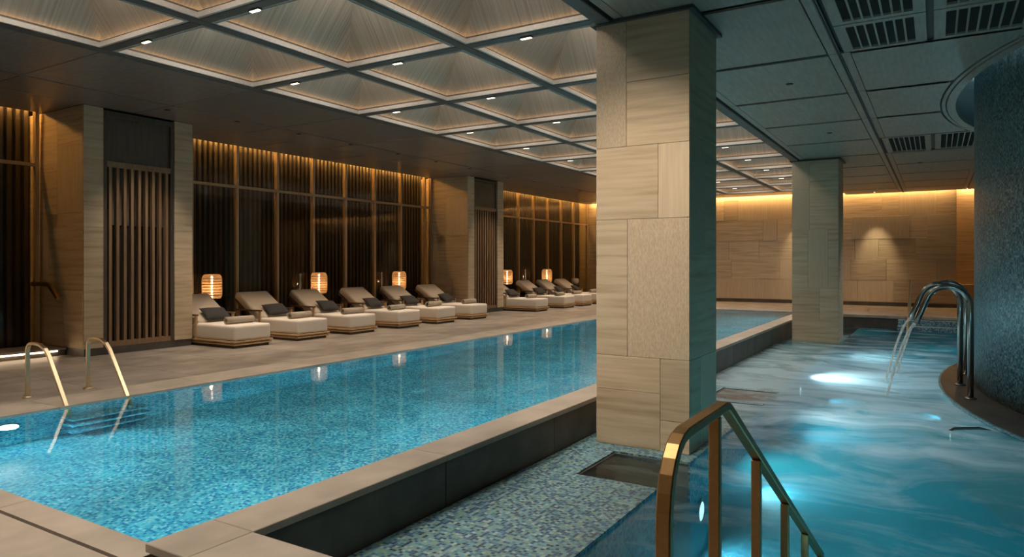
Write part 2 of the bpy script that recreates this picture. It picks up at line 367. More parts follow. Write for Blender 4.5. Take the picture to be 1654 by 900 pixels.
tiles(fl, PX0, PX1 - 0.02, 2.10, PY0, 0, 1.55, 0.3, 'coping', name='coping_slab')
tiles(fl, PX0, PX1 - 0.02, -3, 2.078, 0, 1.55, 1.25, 'coping', name='coping_slab')
tiles(fl, -9.0, PX1, PY1, PY1 + 0.6, 0, 1.33, 0.6, 'coping', name='coping_slab')
tiles(fl, -9.0, 6.4, PY1 + 0.6, YFAR + 1.5, 0, 1.4, 1.3, 'deck')
tiles(fl, PX1 - 0.02, 6.4, -3, 2.17, 0, 1.4, 1.3, 'deck')
# raised coping between the pools, bar of it in front of the spa pool, dark wall below
cop = tag(link('coping_wall', None), 'raised stone coping with dark side wall between the long pool and the spa pool', 'pool coping')
y = 2.585
box('corner_slab', cop, PX1, CO, 2.17, 2.58, CZ - 0.05, CZ, 'coping', 0.004)
while y < PY1 - 0.1:
    y2 = min(y + 1.83, PY1 + 0.02)
    box('coping_slab', cop, PX1, CO, y, y2 - 0.005, CZ - 0.05, CZ, 'coping', 0.004)
    box('side_panel', cop, CO - 0.035, CO - 0.012, y + 0.004, y2 - 0.009, -0.6, CZ - 0.055, 'darkstone')
    y = y2
box('wall_core', cop, PX1 + 0.03, CO - 0.036, 2.22, PY1, -1.6, CZ - 0.051, 'darkstone')
x = CO + 0.005
while x < 6.3:
    box('coping_slab', cop, x, min(x + 1.6, 6.4) - 0.005, 2.17, 2.58, CZ - 0.05, CZ, 'coping', 0.004); x += 1.6
box('kerb_face', cop, PX1 + 0.03, 6.4, 2.20, 2.55, -0.03, CZ - 0.051, 'darkstone')
box('spa_end_wall', cop, CO, 6.4, 2.40, 2.545, -1.6, -0.04, 'darkstone')

# ================================================================== LONG POOL
pool = tag(link('swimming_pool', None), 'long swimming pool lined with turquoise mosaic beside the loungers', 'pool')
D1 = -1.3
def quadbox(name, parent, x0, x1, y0, y1, z0, z1, mat): return box(name, parent, x0, x1, y0, y1, z0, z1, mat)
box('pool_bottom', pool, PX0 - 0.1, PX1 + 0.02, PY0 - 0.1, PY1 + 0.1, D1 - 0.1, D1, 'pool')
box('pool_side', pool, PX0 - 0.1, PX0, PY0 - 0.1, PY1 + 0.1, D1, -0.031, 'pool')
box('pool_side', pool, PX1 - 0.02, PX1 + 0.02, PY0, PY1, D1, CZ - 0.052, 'pool')
box('pool_end', pool, PX0, PX1 - 0.02, PY0 - 0.1, PY0, D1, -0.031, 'pool')
box('pool_end', pool, PX0, PX1 - 0.02, PY1, PY1 + 0.1, D1, -0.031, 'pool')
for k in range(3):
    box('pool_step', pool, PX0, PX0 + 0.28, 3.95, 4.85, D1 + 0.28 * k + 0.2, D1 + 0.28 * k + 0.26, 'pool')
bm = bmesh.new(); bmesh.ops.create_grid(bm, x_segments=1, y_segments=1, size=1, matrix=Matrix.Translation(((PX0 + PX1 - 0.02) / 2, (PY0 + PY1) / 2, WZ1)) @ Matrix.Diagonal(((PX1 - 0.02 - PX0) / 2, (PY1 - PY0) / 2, 1, 1)))
tag(link('pool_water', finish(bm, 'pool_water', 'water1', fix=False)), 'still clear blue water filling the long swimming pool', 'water', kind='stuff')
# underwater lights in the pool walls
def under_light(x, y, z, nx, ny, label, energy, color, group, ang=160):
    t = thing('underwater_light', (x, y, z), label, 'pool light', group)
    rot = Vector((nx, ny, 0)).to_track_quat('Z', 'Y').to_euler()
    a = lathe('bezel', t, [(0.13, 0.0), (0.13, 0.018), (0.10, 0.022), (0.10, 0.0)], 'chrome', 20); a.rotation_euler = rot
    l = lathe('lens', t, [(0.095, 0.004), (0.095, 0.014), (0.05, 0.024), (0.0, 0.026)], 'e_under', 20); l.rotation_euler = rot
    lamp('SPOT', 'underwater_lamp', (x + nx * 0.06, y + ny * 0.06, z), energy, color, (x + nx * 3, y + ny * 3, z - 0.9), spot_size=R(ang), spot_blend=0.6, shadow_soft_size=0.09)
PL = (0.66, 0.92, 1.0)
for k in range(7):
    under_light(PX1 - 0.021, 3.6 + 3.05 * k, -0.55, -1, 0, ORD[k] + ' underwater light from the near corner in the wall below the raised coping', L_POOL, PL, 'lights in the coping side of the long pool')
under_light(PX0 + 0.001, 3.42, -0.45, 1, 0, 'round underwater light in the long pool wall nearest the pool ladder', L_POOL * 1.2, PL, 'lights in the lounger side of the long pool')

# ================================================================== SPA POOL
spa = tag(link('spa_pool', None), 'lower spa pool with churning teal water and mosaic benches', 'pool')
D2 = -1.35; SY1 = 23.4
box('pool_bottom', spa, CO, 6.4, 2.5, SY1 + 0.1, D2 - 0.1, D2, 'spa')
# bench along the coping wall, cut by two notches
NB = [(5.72, 6.62), (10.0, 10.95)]
BX = -2.03
def bench(y0, y1, z, n='mosaic_bench'):
    box(n, spa, CO, BX, y0, y1, D2, z, 'bench')
bench(2.55, NB[0][0], BZ); bench(NB[0][1], 8.3, BZ); bench(8.3, NB[1][0] - 0.12, BZ - 0.07); bench(NB[1][0] - 0.12, NB[1][0], BZ - 0.015)
bench(NB[1][1], NB[1][1] + 0.12, BZ - 0.015); bench(NB[1][1] + 0.12, 21.2, BZ - 0.07)
for a, c in NB:
    box('notch_back', spa, CO, -2.82, a, c, D2, BZ - 0.004, 'bench')
    box('notch_floor', spa, -2.82, BX, a, c, D2, -0.72, 'darkstone')
    box('notch_lining', spa, -2.82, BX - 0.02, c - 0.02, c, -0.72, BZ - 0.02, 'darkstone')
    box('notch_lining', spa, -2.82, -2.80, a, c - 0.02, -0.72, BZ - 0.02, 'darkstone')
# near stairs
for k in range(8):
    z = -0.17 * (k + 1) + 0.0
    if z < D2: break
    y0 = 2.546 + 0.29 * k
    box('stair_tread', spa, BX, -0.45, y0, y0 + 0.29, D2, z, 'bench')
    box('tread_nosing', spa, BX + 0.01, -0.46, y0 + 0.235, y0 + 0.285, z, z + 0.006, 'pale')  # pale strip paints in the light along each step edge
# far stairs
for k in range(7):
    z = -0.06 - 0.16 * k
    y0 = SY1 - 0.30 * (k + 1)
    box('stair_tread', spa, -0.95, 1.0, y0, y0 + 0.30, D2, z, 'bench')
    box('tread_nosing', spa, -0.94, 0.99, y0 + 0.005, y0 + 0.06, z, z + 0.006, 'pale')  # light lines of the far steps, put in as pale strips
box('jet_bench', spa, -2.0, -1.1, 20.9, SY1, D2, BZ - 0.05, 'bench')
box('jet_panel', spa, -1.85, -1.25, 20.86, 20.90, -0.9, BZ - 0.08, 'recess')
box('spa_far_wall', spa, CO, 6.4, SY1, SY1 + 0.4, D2, -0.05, 'darkstone')
x = CO
while x < 6.3:
    box('coping_slab', spa, x, min(x + 1.5, 6.4) - 0.005, SY1 - 0.02, PY1 + 0.62, -0.045, 0.04, 'coping', 0.004); x += 1.5
# ---- round mosaic drum and its stone ledge
def ell(cx, cy, a, b_, n=96): return [(cx + a * math.cos(2 * math.pi * i / n), cy + b_ * math.sin(2 * math.pi * i / n)) for i in range(n)]
def prism(name, parent, poly, z0, z1, mat, smooth=False, cap=True, uv=False):
    bm = bmesh.new(); uvl = bm.loops.layers.uv.new('UVMap')
    lo = [bm.verts.new((x, y, z0)) for x, y in poly]; hi = [bm.verts.new((x, y, z1)) for x, y in poly]
    n = len(poly); acc = 0
    for i in range(n):
        j = (i + 1) % n; L = math.hypot(poly[j][0] - poly[i][0], poly[j][1] - poly[i][1])
        f = bm.faces.new((lo[i], lo[j], hi[j], hi[i])); f.smooth = smooth
        for l, c in zip(f.loops, [(acc, z0), (acc + L, z0), (acc + L, z1), (acc, z1)]): l[uvl].uv = c
        acc += L
    if cap: bm.faces.new(lo[::-1]); bm.faces.new(hi)
    return link(name, finish(bm, name, mat), parent, -wl(parent) if parent else (0, 0, 0))
drum = tag(link('mosaic_drum', None), 'huge rounded drum clad in dark teal mosaic rising from the spa pool', 'drum wall')
o = prism('drum_wall', drum, ell(3.2, 13.2, 2.68, 4.6), -0.32, 4.9, 'drum', smooth=True)
prism('ledge', drum, ell(3.2, 13.2, 3.14, 5.9), D2, -0.30, 'darkstone', smooth=False)
prism('ledge_rim', drum, ell(3.2, 13.2, 3.17, 5.94), -0.335, -0.305, 'bench', cap=True)
# water surface
bm = bmesh.new(); bmesh.ops.create_grid(bm, x_segments=1, y_segments=1, size=1, matrix=Matrix.Translation(((CO - 0.01 + 6.4) / 2, (2.546 + SY1) / 2, WZ2)) @ Matrix.Diagonal(((6.4 - CO + 0.01) / 2, (SY1 - 2.546) / 2, 1, 1)))
tag(link('spa_water', finish(bm, 'spa_water', 'water2', fix=False)), 'churning teal water streaked with white foam in the spa pool', 'water', kind='stuff')
SPL = (0.78, 0.96, 1.0)
spa_lights = [(BX + 0.001, 6.95, -0.9, 1, 0, 'spa pool light below the big stone pillar'),
              (BX + 0.001, 9.4, -1.1, 1, 0, 'spa pool light before the second bench notch'),
              (BX + 0.001, 12.9, -0.62, 1, 0, 'spa pool light glowing brightly behind the second bench notch'),
              (BX + 0.001, 16.2, -1.05, 1, 0, 'spa pool light just in front of the farther stone pillar')]
for x, y, z, nx, ny, lb in spa_lights:
    under_light(x, y, z, nx, ny, lb, L_SPA * (2.6 if y == 12.9 else 1.5), SPL, 'lights in the spa bench wall', 165)
for k, yy in enumerate((15.5, 18.4)):
    q = (yy - 13.2) / 5.94; xx = 3.2 - 3.17 * math.sqrt(1 - q * q) - 0.01
    under_light(xx, yy, -1.12, -1, 0, ['spa pool light in the drum ledge past the spouts', 'spa pool light at the far end of the drum ledge'][k], L_SPA * 1.2, SPL, 'lights in the drum ledge', 120)
for k in range(2):  # added out of view to light the near spa water
    under_light(-0.35 + 2.6 * k, 2.56, -0.9, 0, 1, ['spa pool light in the near end wall by the handrail', 'spa pool light in the near end wall away from the handrail'][k], L_SPA * 2.4, SPL, 'lights in the near end wall of the spa pool')
under_light(1.35, SY1 - 0.015, -0.75, 0, -1, 'spa pool light in the far end wall beside the far stairs', L_SPA * 3.0, SPL, 'lights at the far end of the spa pool', 165)
# floor jets: dark round grates on the spa bottom
for k, (x, y, r_) in enumerate(((-0.05, 7.0, 0.30), (1.6, 7.4, 0.33))):
    t = thing('floor_jet', (x, y, D2), ['dark round grate on the spa bottom in front of the handrail', 'dark round grate on the spa bottom near the drum'][k], 'floor grate', 'grates on the spa bottom')
    lathe('grate_ring', t, [(r_, 0), (r_, 0.03), (r_ - 0.05, 0.04), (r_ - 0.05, 0)], 'darkstone', 28)
    lathe('grate_plate', t, [(r_ - 0.06, 0.0), (r_ - 0.06, 0.02), (0.05, 0.025), (0, 0.025)], 'black', 28)

# ================================================================== PILLARS
def facade(parent, plane, c, u0, u1, z0, z1, cells, th=0.03, gap=0.003):
    """stone panels on a vertical face. plane: '-y','+y','-x','+x'; cells: (ua,ub,va,vb,mat) as 0..1 fractions"""
    for ua, ub, va, vb, mt in cells:
        a, b_ = u0 + (u1 - u0) * ua + gap / 2, u0 + (u1 - u0) * ub - gap / 2
        p, q = z0 + (z1 - z0) * va + gap / 2, z0 + (z1 - z0) * vb - gap / 2
        if plane[1] == 'y':
            y0, y1 = (c, c + th) if plane[0] == '-' else (c - th, c)
            box('stone_panel', parent, a, b_, y0, y1, p, q, mt, 0.003)
        else:
            x0, x1 = (c, c + th) if plane[0] == '-' else (c - th, c)
            box('stone_panel', parent, x0, x1, a, b_, p, q, mt, 0.003)
PAT_A = [(0, .34, .70, 1, 'trav_r'), (.34, 1, .70, .85, 'trav'), (.34, 1, .85, 1, 'trav'), (0, .68, .53, .70, 'trav'), (.68, 1, .53, .70, 'trav_v'),
         (0, .35, .21, .53, 'trav'), (.35, 1, .21, .53, 'trav_r'), (0, .70, .13, .21, 'trav'), (.70, 1, .07, .21, 'trav'), (0, .70, 0, .13, 'trav'), (.70, 1, 0, .07, 'trav')]
PAT_B = [(0, 1, .72, 1, 'trav'), (0, .55, .45, .72, 'trav_r'), (.55, 1, .45, .72, 'trav'), (0, 1, .21, .45, 'trav'), (0, .4, 0, .21, 'trav'), (.4, 1, 0, .21, 'trav_v')]
PAT_C = [(0, .38, .62, 1, 'trav_r'), (.38, 1, .80, 1, 'trav'), (.38, 1, .62, .80, 'trav'), (0, .35, .30, .62, 'trav'), (.35, .78, .30, .72 - .10, 'trav_v'), (.78, 1, .30, .62, 'trav'), (0, .6, .12, .30, 'trav'), (.6, 1, .12, .30, 'trav'), (0, 1, 0, .12, 'trav')]
def pillar(x0, x1, y0, y1, z0, z1, label, pf):
    t = thing('stone_pillar', ((x0 + x1) / 2, (y0 + y1) / 2, z0), label, 'pillar', 'travertine pillars between the pools')
    box('pillar_core', t, x0 + 0.031, x1 - 0.031, y0 + 0.031, y1 - 0.031, z0, z1, 'core')
    facade(t, '-y', y0, x0, x1, z0, z1, pf)
    facade(t, '+y', y1, x0, x1, z0, z1, PAT_B)
    facade(t, '+x', x1, y0 + 0.031, y1 - 0.031, z0, z1, PAT_B)
    facade(t, '-x', x0, y0 + 0.031, y1 - 0.031, z0, z1, PAT_C)
    boxes('head_trim', t, [(x0 - 0.05, x1 + 0.05, y0 - 0.05, y0 + 0.02, z1 - 0.035, z1 - 0.002), (x0 - 0.05, x1 + 0.05, y1 - 0.02, y1 + 0.05, z1 - 0.035, z1 - 0.002),
          (x0 - 0.05, x0 + 0.02, y0 + 0.02, y1 - 0.02, z1 - 0.035, z1 - 0.002), (x1 - 0.02, x1 + 0.05, y0 + 0.02, y1 - 0.02, z1 - 0.035, z1 - 0.002)], 'groove')
    return t
pillar(-3.13, -2.11, 6.86, 7.86, BZ, HR, 'massive nearest travertine pillar standing on the mosaic bench behind the handrail', PAT_A)
pillar(-3.10, -2.03, 18.6, 19.6, BZ - 0.07, HR, 'farther travertine pillar rising from the churning spa water', PAT_C)

# ================================================================== LEFT SIDE: piers, windows, batten screens
wall_left = struct('wall_left')
box('wall_panel', wall_left, -14.75, -14.5, -3, YFAR + 1.6, -0.3, 4.9, 'backing')
def pier(y0, y1, label):
    t = thing('stone_pier', (XF - 0.7, (y0 + y1) / 2, 0), label, 'pier', 'travertine piers along the window wall')
    yl0, yl1 = y0 + 0.33, y1 - 0.37
    box('pier_core', t, -14.48, XF - 0.25, y0 + 0.031, y1 - 0.031, 0, HC, 'core')
    z0 = 0.13
    box('pier_core', t, XF - 0.25, XF - 0.031, y0 + 0.031, yl0 - 0.02, 0, HC, 'core')
    box('pier_core', t, XF - 0.25, XF - 0.031, yl1 + 0.02, y1 - 0.031, 0, HC, 'core')
    pat = [(0, 1, .78, 1, 'trav'), (0, 1, .5, .78, 'trav'), (0, 1, .24, .5, 'trav'), (0, 1, 0, .24, 'trav')]
    facade(t, '+x', XF, y0, yl0, z0, HC, pat); facade(t, '+x', XF, yl1, y1, z0, HC, pat)
    side = [(0, .6, .74, 1, 'trav'), (.6, 1, .84, 1, 'trav'), (.6, 1, .56, .84, 'trav_v'), (0, .6, .50, .74, 'trav'), (0, .45, .24, .50, 'trav_v'), (.45, 1, .24, .56, 'trav'),
            (0, .7, 0, .24, 'trav'), (.7, 1, 0, .24, 'trav')]
    side = [(a, b_, c, d_, k) for a, b_, c, d_, k in side]
    side[3] = (0, .6, .50, .74, 'trav')
    facade(t, '-y', y0, -14.48, XF - 0.031, z0, HC, side); facade(t, '+y', y1, -14.48, XF - 0.031, z0, HC, side)
    boxes('plinth', t, [(-14.48, XF - 0.012, y0 + 0.012, y1 - 0.012, 0, z0 - 0.002)], 'darkstone')
    # lattice door with fixed panel above
    lat = link('lattice_door', None, t, Vector((XF - 0.1, (yl0 + yl1) / 2, z0)) - wl(t))
    xa, xb = XF - 0.12, XF - 0.02
    box('jamb', lat, xa, xb, yl0 + 0.002, yl0 + 0.07, z0, HC - 0.03, 'walnut'); box('jamb', lat, xa, xb, yl1 - 0.07, yl1 - 0.002, z0, HC - 0.03, 'walnut')
    box('top_rail', lat, xa, xb, yl0 + 0.07, yl1 - 0.07, HC - 0.12, HC - 0.03, 'walnut')
    box('middle_rail', lat, xa, xb, yl0 + 0.07, yl1 - 0.07, 3.29, 3.39, 'slat')
    box('bottom_rail', lat, xa, xb, yl0 + 0.07, yl1 - 0.07, z0, z0 + 0.09, 'slat')
    box('upper_panel', lat, xa + 0.02, xb - 0.03, yl0 + 0.072, yl1 - 0.072, 3.392, HC - 0.122, 'walnut')
    box('backing_board', lat, XF - 0.24, XF - 0.22, yl0 + 0.002, yl1 - 0.002, 2.28, HC - 0.03, 'soffit')
    box('dark_void', lat, XF - 0.248, XF - 0.242, yl0 + 0.002, yl1 - 0.002, z0, HC - 0.03, 'black')
    n = 9; w = (yl1 - yl0 - 0.14)
    for i in range(n):
        yc = yl0 + 0.07 + w * (i + 0.5) / n
        box('slat', lat, xa + 0.01, xb - 0.01, yc - 0.025, yc + 0.025, z0 + 0.09, 3.29, 'slat')
    return t
P1 = (6.25, 8.27); P2 = (17.6, 19.65); P0 = (-1.6, 0.4)
pier(*P1, 'travertine pier with slatted wooden door behind the pool ladder')
pier(*P2, 'farther travertine pier with slatted wooden door between the lounger rows')
pier(*P0, 'travertine pier with slatted wooden door before the near window')
def window(n, y0, y1, muls, label):
    w = struct('window_%d' % n)
    zt, zb, ztr = HC + 0.12, 0.10, 3.36
    box('sill', w, XW - 0.06, XW + 0.06, y0, y1, 0, zb, 'walnut')
    for y in muls: box('mullion', w, XW - 0.05, XW + 0.05, y - 0.032, y + 0.032, zb, zt, 'mullion')
    for a, c in zip(muls, muls[1:]):
        box('transom', w, XW - 0.04, XW + 0.04, a + 0.032, c - 0.032, ztr - 0.03, ztr + 0.03, 'mullion')
        box('pane', w, XW - 0.006, XW + 0.006, a + 0.032, c - 0.032, zb, ztr - 0.03, 'glass')
        box('pane', w, XW - 0.006, XW + 0.006, a + 0.032, c - 0.032, ztr + 0.03, zt, 'glass')
    # batten screen behind the glass
    t = thing('batten_screen', (-14.2, (y0 + y1) / 2, 0), label, 'slat screen')
    box('backing', t, -14.30, -14.27, y0, y1, 0, 4.6, 'backing')
    k = int((y1 - y0) / 0.135)
    for i in range(k):
        yc = y0 + (y1 - y0) * (i + 0.5) / k
        box('batten', t, -14.27, -14.19, yc - 0.033, yc + 0.033, 0.0, 4.55, 'batten')
    s = thing('cove_light_strip', (-14.03, (y0 + y1) / 2, 4.40), label.replace('dark slatted screen', 'amber light strip above the slatted screen'), 'light strip')
    box('channel', s, -14.17, -14.05, y0 + 0.05, y1 - 0.05, 4.455, 4.48, 'groove')
    kk = int((y1 - y0) / 0.135)
    for i in range(kk):
        yc = y0 + (y1 - y0) * (i + 0.5) / kk
        box('led', s, -14.15, -14.07, yc - 0.025, yc + 0.025, 4.43, 4.455, 'e_bay')
window(1, P1[1], P2[0], [P1[1] + 0.04] + [9.2 + 1.15 * k for k in range(8)] + [P2[0] - 0.05], 'dark slatted screen behind the window nearer the camera with six loungers')
window(2, P2[1], YFAR - 0.03, [P2[1] + 0.04, 20.65, 21.83, 23.02, 24.2, 25.4, 26.6, 27.8, YFAR - 0.07], 'dark slatted screen behind the far window beyond the farther pier')
window(3, P0[1], P1[0], [P0[1] + 0.05, 1.55, 2.7, 3.85, 5.0, P1[0] - 0.08], 'dark slatted screen behind the window at the left edge')
# step with a light under its nosing at the left edge window
st = thing('window_step', (-13.35, 3.3, 0), 'low dark stone step with lit nosing below the window at the left edge', 'step')
box('step_block', st, XW + 0.062, -12.92, P0[1] + 0.02, P1[0] - 0.02, 0.0, 0.10, 'darkstone')
box('step_tread', st, XW + 0.062, -12.88, P0[1] + 0.02, P1[0] - 0.02, 0.10, 0.13, 'coping', 0.004)
box('nosing_light', st, -12.918, -12.895, P0[1] + 0.1, P1[0] - 0.15, 0.075, 0.095, 'e_step')
# wall handrail stub on the near pier
h = thing('wall_handrail', (-13.4, 6.12, 1.2), 'short curved bronze handrail fixed to the side of the near pier', 'handrail')
sweep('rail', h, [(-0.42, 0, 0.02), (-0.1, 0, 0.03), (0.1, 0, 0.03), (0.2, 0, 0.0), (0.32, 0, -0.09), (0.48, 0, -0.22)], rect(0.05, 0.075), 'bronze', Vector((0, 1, 0)))
sweep('bracket', h, [(-0.2, 0.02, 0.0), (-0.2, 0.10, -0.03), (-0.2, 0.13, -0.03)], circ(0.012, 8), 'bronze', Vector((1, 0, 0)))
sweep('bracket', h, [(0.33, 0.02, -0.12), (0.33, 0.10, -0.15), (0.33, 0.13, -0.15)], circ(0.012, 8), 'bronze', Vector((1, 0, 0)))

# ================================================================== FAR WALL
wf = struct('wall_far')
NX = 0.62
box('wall_core', wf, -14.5, NX, YFAR + 0.04, YFAR + 0.3, -0.3, 4.9, 'core')
zrows = [0.14, 0.95, 1.75, 2.5, 3.35, 4.75]
rng = random.Random(3)
for r0, r1 in zip(zrows, zrows[1:]):
    x = -14.48
    while x < NX - 0.01:
        wd = rng.choice([0.55, 0.8, 1.2, 1.6, 1.9]); x2 = min(x + wd, NX)
        if NX - x2 < 0.4: x2 = NX
        k = rng.random(); mt = 'trav' if k < 0.62 else ('trav_v' if k < 0.84 else 'trav_r')
        dp = rng.choice([0, 0, 0.006, 0.012])
        box('stone_panel', wf, x + 0.003, x2 - 0.003, YFAR - dp, YFAR + 0.04, r0 + 0.003, r1 - 0.003, mt, 0.003); x = x2
bb = tag(link('baseboard_far', None), kind='structure')
box('baseboard', bb, XW + 0.1, NX, YFAR - 0.03, YFAR - 0.013, 0, 0.137, 'darkstone')
nic = struct('wall_niche')
box('niche_back', nic, NX, 6.5, YFAR + 1.3, YFAR + 1.5, -0.3, 4.9, 'trav')
box('niche_side', nic, NX - 0.06, NX, YFAR + 0.3, YFAR + 1.3, 0, 4.9, 'trav')
wb = thing('oak_bench', (2.6, YFAR + 0.95, 0), 'oak bench box in the lit niche at the right of the far wall', 'bench')
box('body', wb, NX + 0.02, 4.6, YFAR + 0.6, YFAR + 1.28, 0, 0.78, 'oak', 0.005); box('top', wb, NX + 0.01, 4.62, YFAR + 0.57, YFAR + 1.29, 0.78, 0.82, 'oak', 0.005)
cl = thing('far_wall_light_strip', (-6, YFAR - 0.1, 4.45), 'warm light strip hidden above the far wall washing its top', 'light strip')
box('strip', cl, XW + 0.2, NX - 0.05, YFAR - 0.16, YFAR - 0.06, 4.42, 4.44, 'e_far')
box('channel', cl, XW + 0.2, NX - 0.05, YFAR - 0.18, YFAR - 0.04, 4.44, 4.47, 'groove')
cl = thing('niche_light_strip', (2.6, YFAR + 1.1, 4.45), 'warm light strip hidden above the niche at the right of the far wall', 'light strip')
box('strip', cl, NX + 0.05, 5.5, YFAR + 1.12, YFAR + 1.22, 4.42, 4.44, 'e_far')
box('channel', cl, NX + 0.05, 5.5, YFAR + 1.10, YFAR + 1.24, 4.44, 4.47, 'groove')
wr = struct('wall_right'); box('wall_panel', wr, 6.4, 6.6, -3.2, YFAR + 1.5, -1.5, 4.9, 'trav')
wn = struct('wall_near'); box('wall_panel', wn, -14.75, 6.6, -3.2, -3.0, -0.3, 4.9, 'trav')
# handrail against far wall, left corner
h = thing('corner_handrail', (-12.6, YFAR - 0.12, 0), 'thin bronze handrail on the far wall in the lounger corner', 'handrail')
sweep('rail', h, [(-0.7, 0, 1.15), (0.2, 0, 1.12), (0.5, 0, 0.7), (0.7, 0, 0.0)], rect(0.04, 0.05), 'bronze', Vector((0, 1, 0)))
sweep('bracket', h, [(-0.5, 0.02, 1.12), (-0.5, 0.10, 1.12)], circ(0.012, 8), 'bronze')

# ================================================================== CEILING
ce = struct('ceiling')
box('roof_slab', ce, -14.75, 6.6, -3.2, YFAR + 1.6, 5.25, 5.4, 'groove')
# left soffit panels
def soffit_rows(x0, x1, ys, z, mat, name='soffit_panel', th=0.03, gap=0.014):
    for a, c in zip(ys, ys[1:]):
        box(name, ce, x0 + gap / 2, x1 - gap / 2, a + gap / 2, c - gap / 2, z, z + th, mat, 0.004)
soffit_rows(-11.2, GX[0] - 0.09, GY, HC, 'soffit'); soffit_rows(XF + 0.002, -11.2, GY, HC, 'soffit')
for y0, y1 in ((P0[1], P1[0]), (P1[1], P2[0]), (P2[1], GY[-1])):
    n = round((y1 - y0) / 2.285); ys = [y0 + (y1 - y0) * i / n for i in range(n + 1)]
    soffit_rows(XW + 0.04, XF + 0.002, ys, HC, 'soffit')
box('soffit_back', ce, XW + 0.05, GX[0] - 0.08, -3.0, YFAR - 0.3, HC + 0.03, HC + 0.06, 'groove')
box('cove_top', ce, -14.5, XW + 0.05, -3.0, YFAR + 1.5, 4.62, 4.66, 'groove')
# seams of the left soffit: slim pale beads
for x in (-11.2,): box('soffit_bead', ce, x - 0.018, x + 0.018, -2.0, GY[-1], HC - 0.012, HC, 'soffit')
# far soffit
nfx = 6
for i in range(nfx):
    a = XW + 0.04 + (GX[3] + 0.1 - XW - 0.04) * i / nfx; c = XW + 0.04 + (GX[3] + 0.1 - XW - 0.04) * (i + 1) / nfx
    box('soffit_panel', ce, a + 0.007, c - 0.007, GY[-1] + 0.08, YFAR - 0.22, HC, HC + 0.03, 'soffit', 0.004)
box('soffit_back', ce, XW, 6.5, YFAR - 0.30, YFAR - 0.24, HC + 0.03, 5.25, 'groove')
box('cove_top', ce, XW, 6.5, YFAR - 0.24, YFAR + 1.6, 4.70, 4.74, 'groove')
# beams
for i, x in enumerate(GX[:3]): box('beam', ce, x - 0.07, x + 0.07, GY[0] - 0.07, GY[-1] + 0.07, HC, HC + 0.10, 'beam', 0.008)
bmesh_runs = []
for y in GY:
    for a, c in zip(GX, GX[1:]):
        box('cross_beam', ce, a + 0.07, c - 0.07, y - 0.07, y + 0.07, HC, HC + 0.10, 'beam', 0.008)
box('edge_beam', ce, GX[3] - 0.07, GX[3] + 0.10, GY[0] - 0.07, GY[-1] + 0.07, HR - 0.02, HC + 0.4, 'beam', 0.008)
# coffers: four veneered slopes, ledge with light strip, luminous pane
cw, cl_ = 2.0 - 0.14, 2.285 - 0.14
ins_x, ins_y, zb0, zt0 = 0.60, 0.50, 0.10, 0.80
hx, hy = cw / 2, cl_ / 2
def slope_mesh(pts, uvs):
    bm = bmesh.new(); uvl = bm.loops.layers.uv.new('UVMap')
    v = [bm.verts.new(p) for p in pts]; c = sum((Vector(p) for p in pts), Vector()) / 4
    nrm = (Vector(pts[1]) - Vector(pts[0])).cross(Vector(pts[2]) - Vector(pts[0])).normalized()
    if nrm.z < 0: nrm = -nrm
    w = [bm.verts.new(Vector(p) + nrm * 0.02) for p in pts]
    f = bm.faces.new(v); g = bm.faces.new(w[::-1])
    for l, q in zip(f.loops, uvs): l[uvl].uv = q
    for i in range(4):
        s = bm.faces.new((v[i], w[i], w[(i + 1) % 4], v[(i + 1) % 4]))
    return finish(bm, 'slope', 'slope')
bx_, by_ = hx - 0.002, hy - 0.002; tx_, ty_ = hx - ins_x, hy - ins_y
SL = math.hypot(ins_x, zt0 - zb0)
SM = []
for sx in (-1, 1):
    SM.append(slope_mesh([(sx * bx_, -by_, zb0), (sx * bx_, by_, zb0), (sx * tx_, ty_, zt0), (sx * tx_, -ty_, zt0)], [(0, 0), (2 * by_, 0), (by_ + ty_, SL), (by_ - ty_, SL)]))
for sy in (-1, 1):
    SM.append(slope_mesh([(-bx_, sy * by_, zb0), (bx_, sy * by_, zb0), (tx_, sy * ty_, zt0), (-tx_, sy * ty_, zt0)], [(0, 0), (2 * bx_, 0), (bx_ + tx_, SL), (bx_ - tx_, SL)]))
def ring_mesh(name, ox, oy, w, z0, z1, mat):
    bm = bmesh.new()
    addbox(bm, -ox, -ox + w, -oy, oy, z0, z1); addbox(bm, ox - w, ox, -oy, oy, z0, z1)
    addbox(bm, -ox + w, ox - w, -oy, -oy + w, z0, z1); addbox(bm, -ox + w, ox - w, oy - w, oy, z0, z1)
    return finish(bm, name, mat)
TRIM = ring_mesh('trim', hx - 0.034, hy - 0.034, 0.016, 0.002, 0.062, 'pale')
TRIM_BED = ring_mesh('light_channel', hx - 0.001, hy - 0.001, 0.033, 0.012, 0.03, 'pale')
LEDG = ring_mesh('ledge_light', hx - 0.004, hy - 0.004, 0.022, 0.031, 0.04, 'e_coffer')
SHAFT = ring_mesh('shaft', tx_ + 0.015, ty_ + 0.015, 0.012, zt0, zt0 + 0.10, 'pale')
bm = bmesh.new(); addbox(bm, -tx_, tx_, -ty_, ty_, zt0 + 0.10, zt0 + 0.12); PANE = finish(bm, 'pane', 'e_panel')
for i in range(3):
    for j in range(len(GY) - 1):
        c = link('coffer', None, ce, ((GX[i] + GX[i + 1]) / 2, (GY[j] + GY[j + 1]) / 2, HC))
        for me in SM: link('slope_panel', me, c)
        link('trim', TRIM, c); link('light_channel', TRIM_BED, c); link('ledge_light', LEDG, c); link('shaft', SHAFT, c); link('luminous_pane', PANE, c)
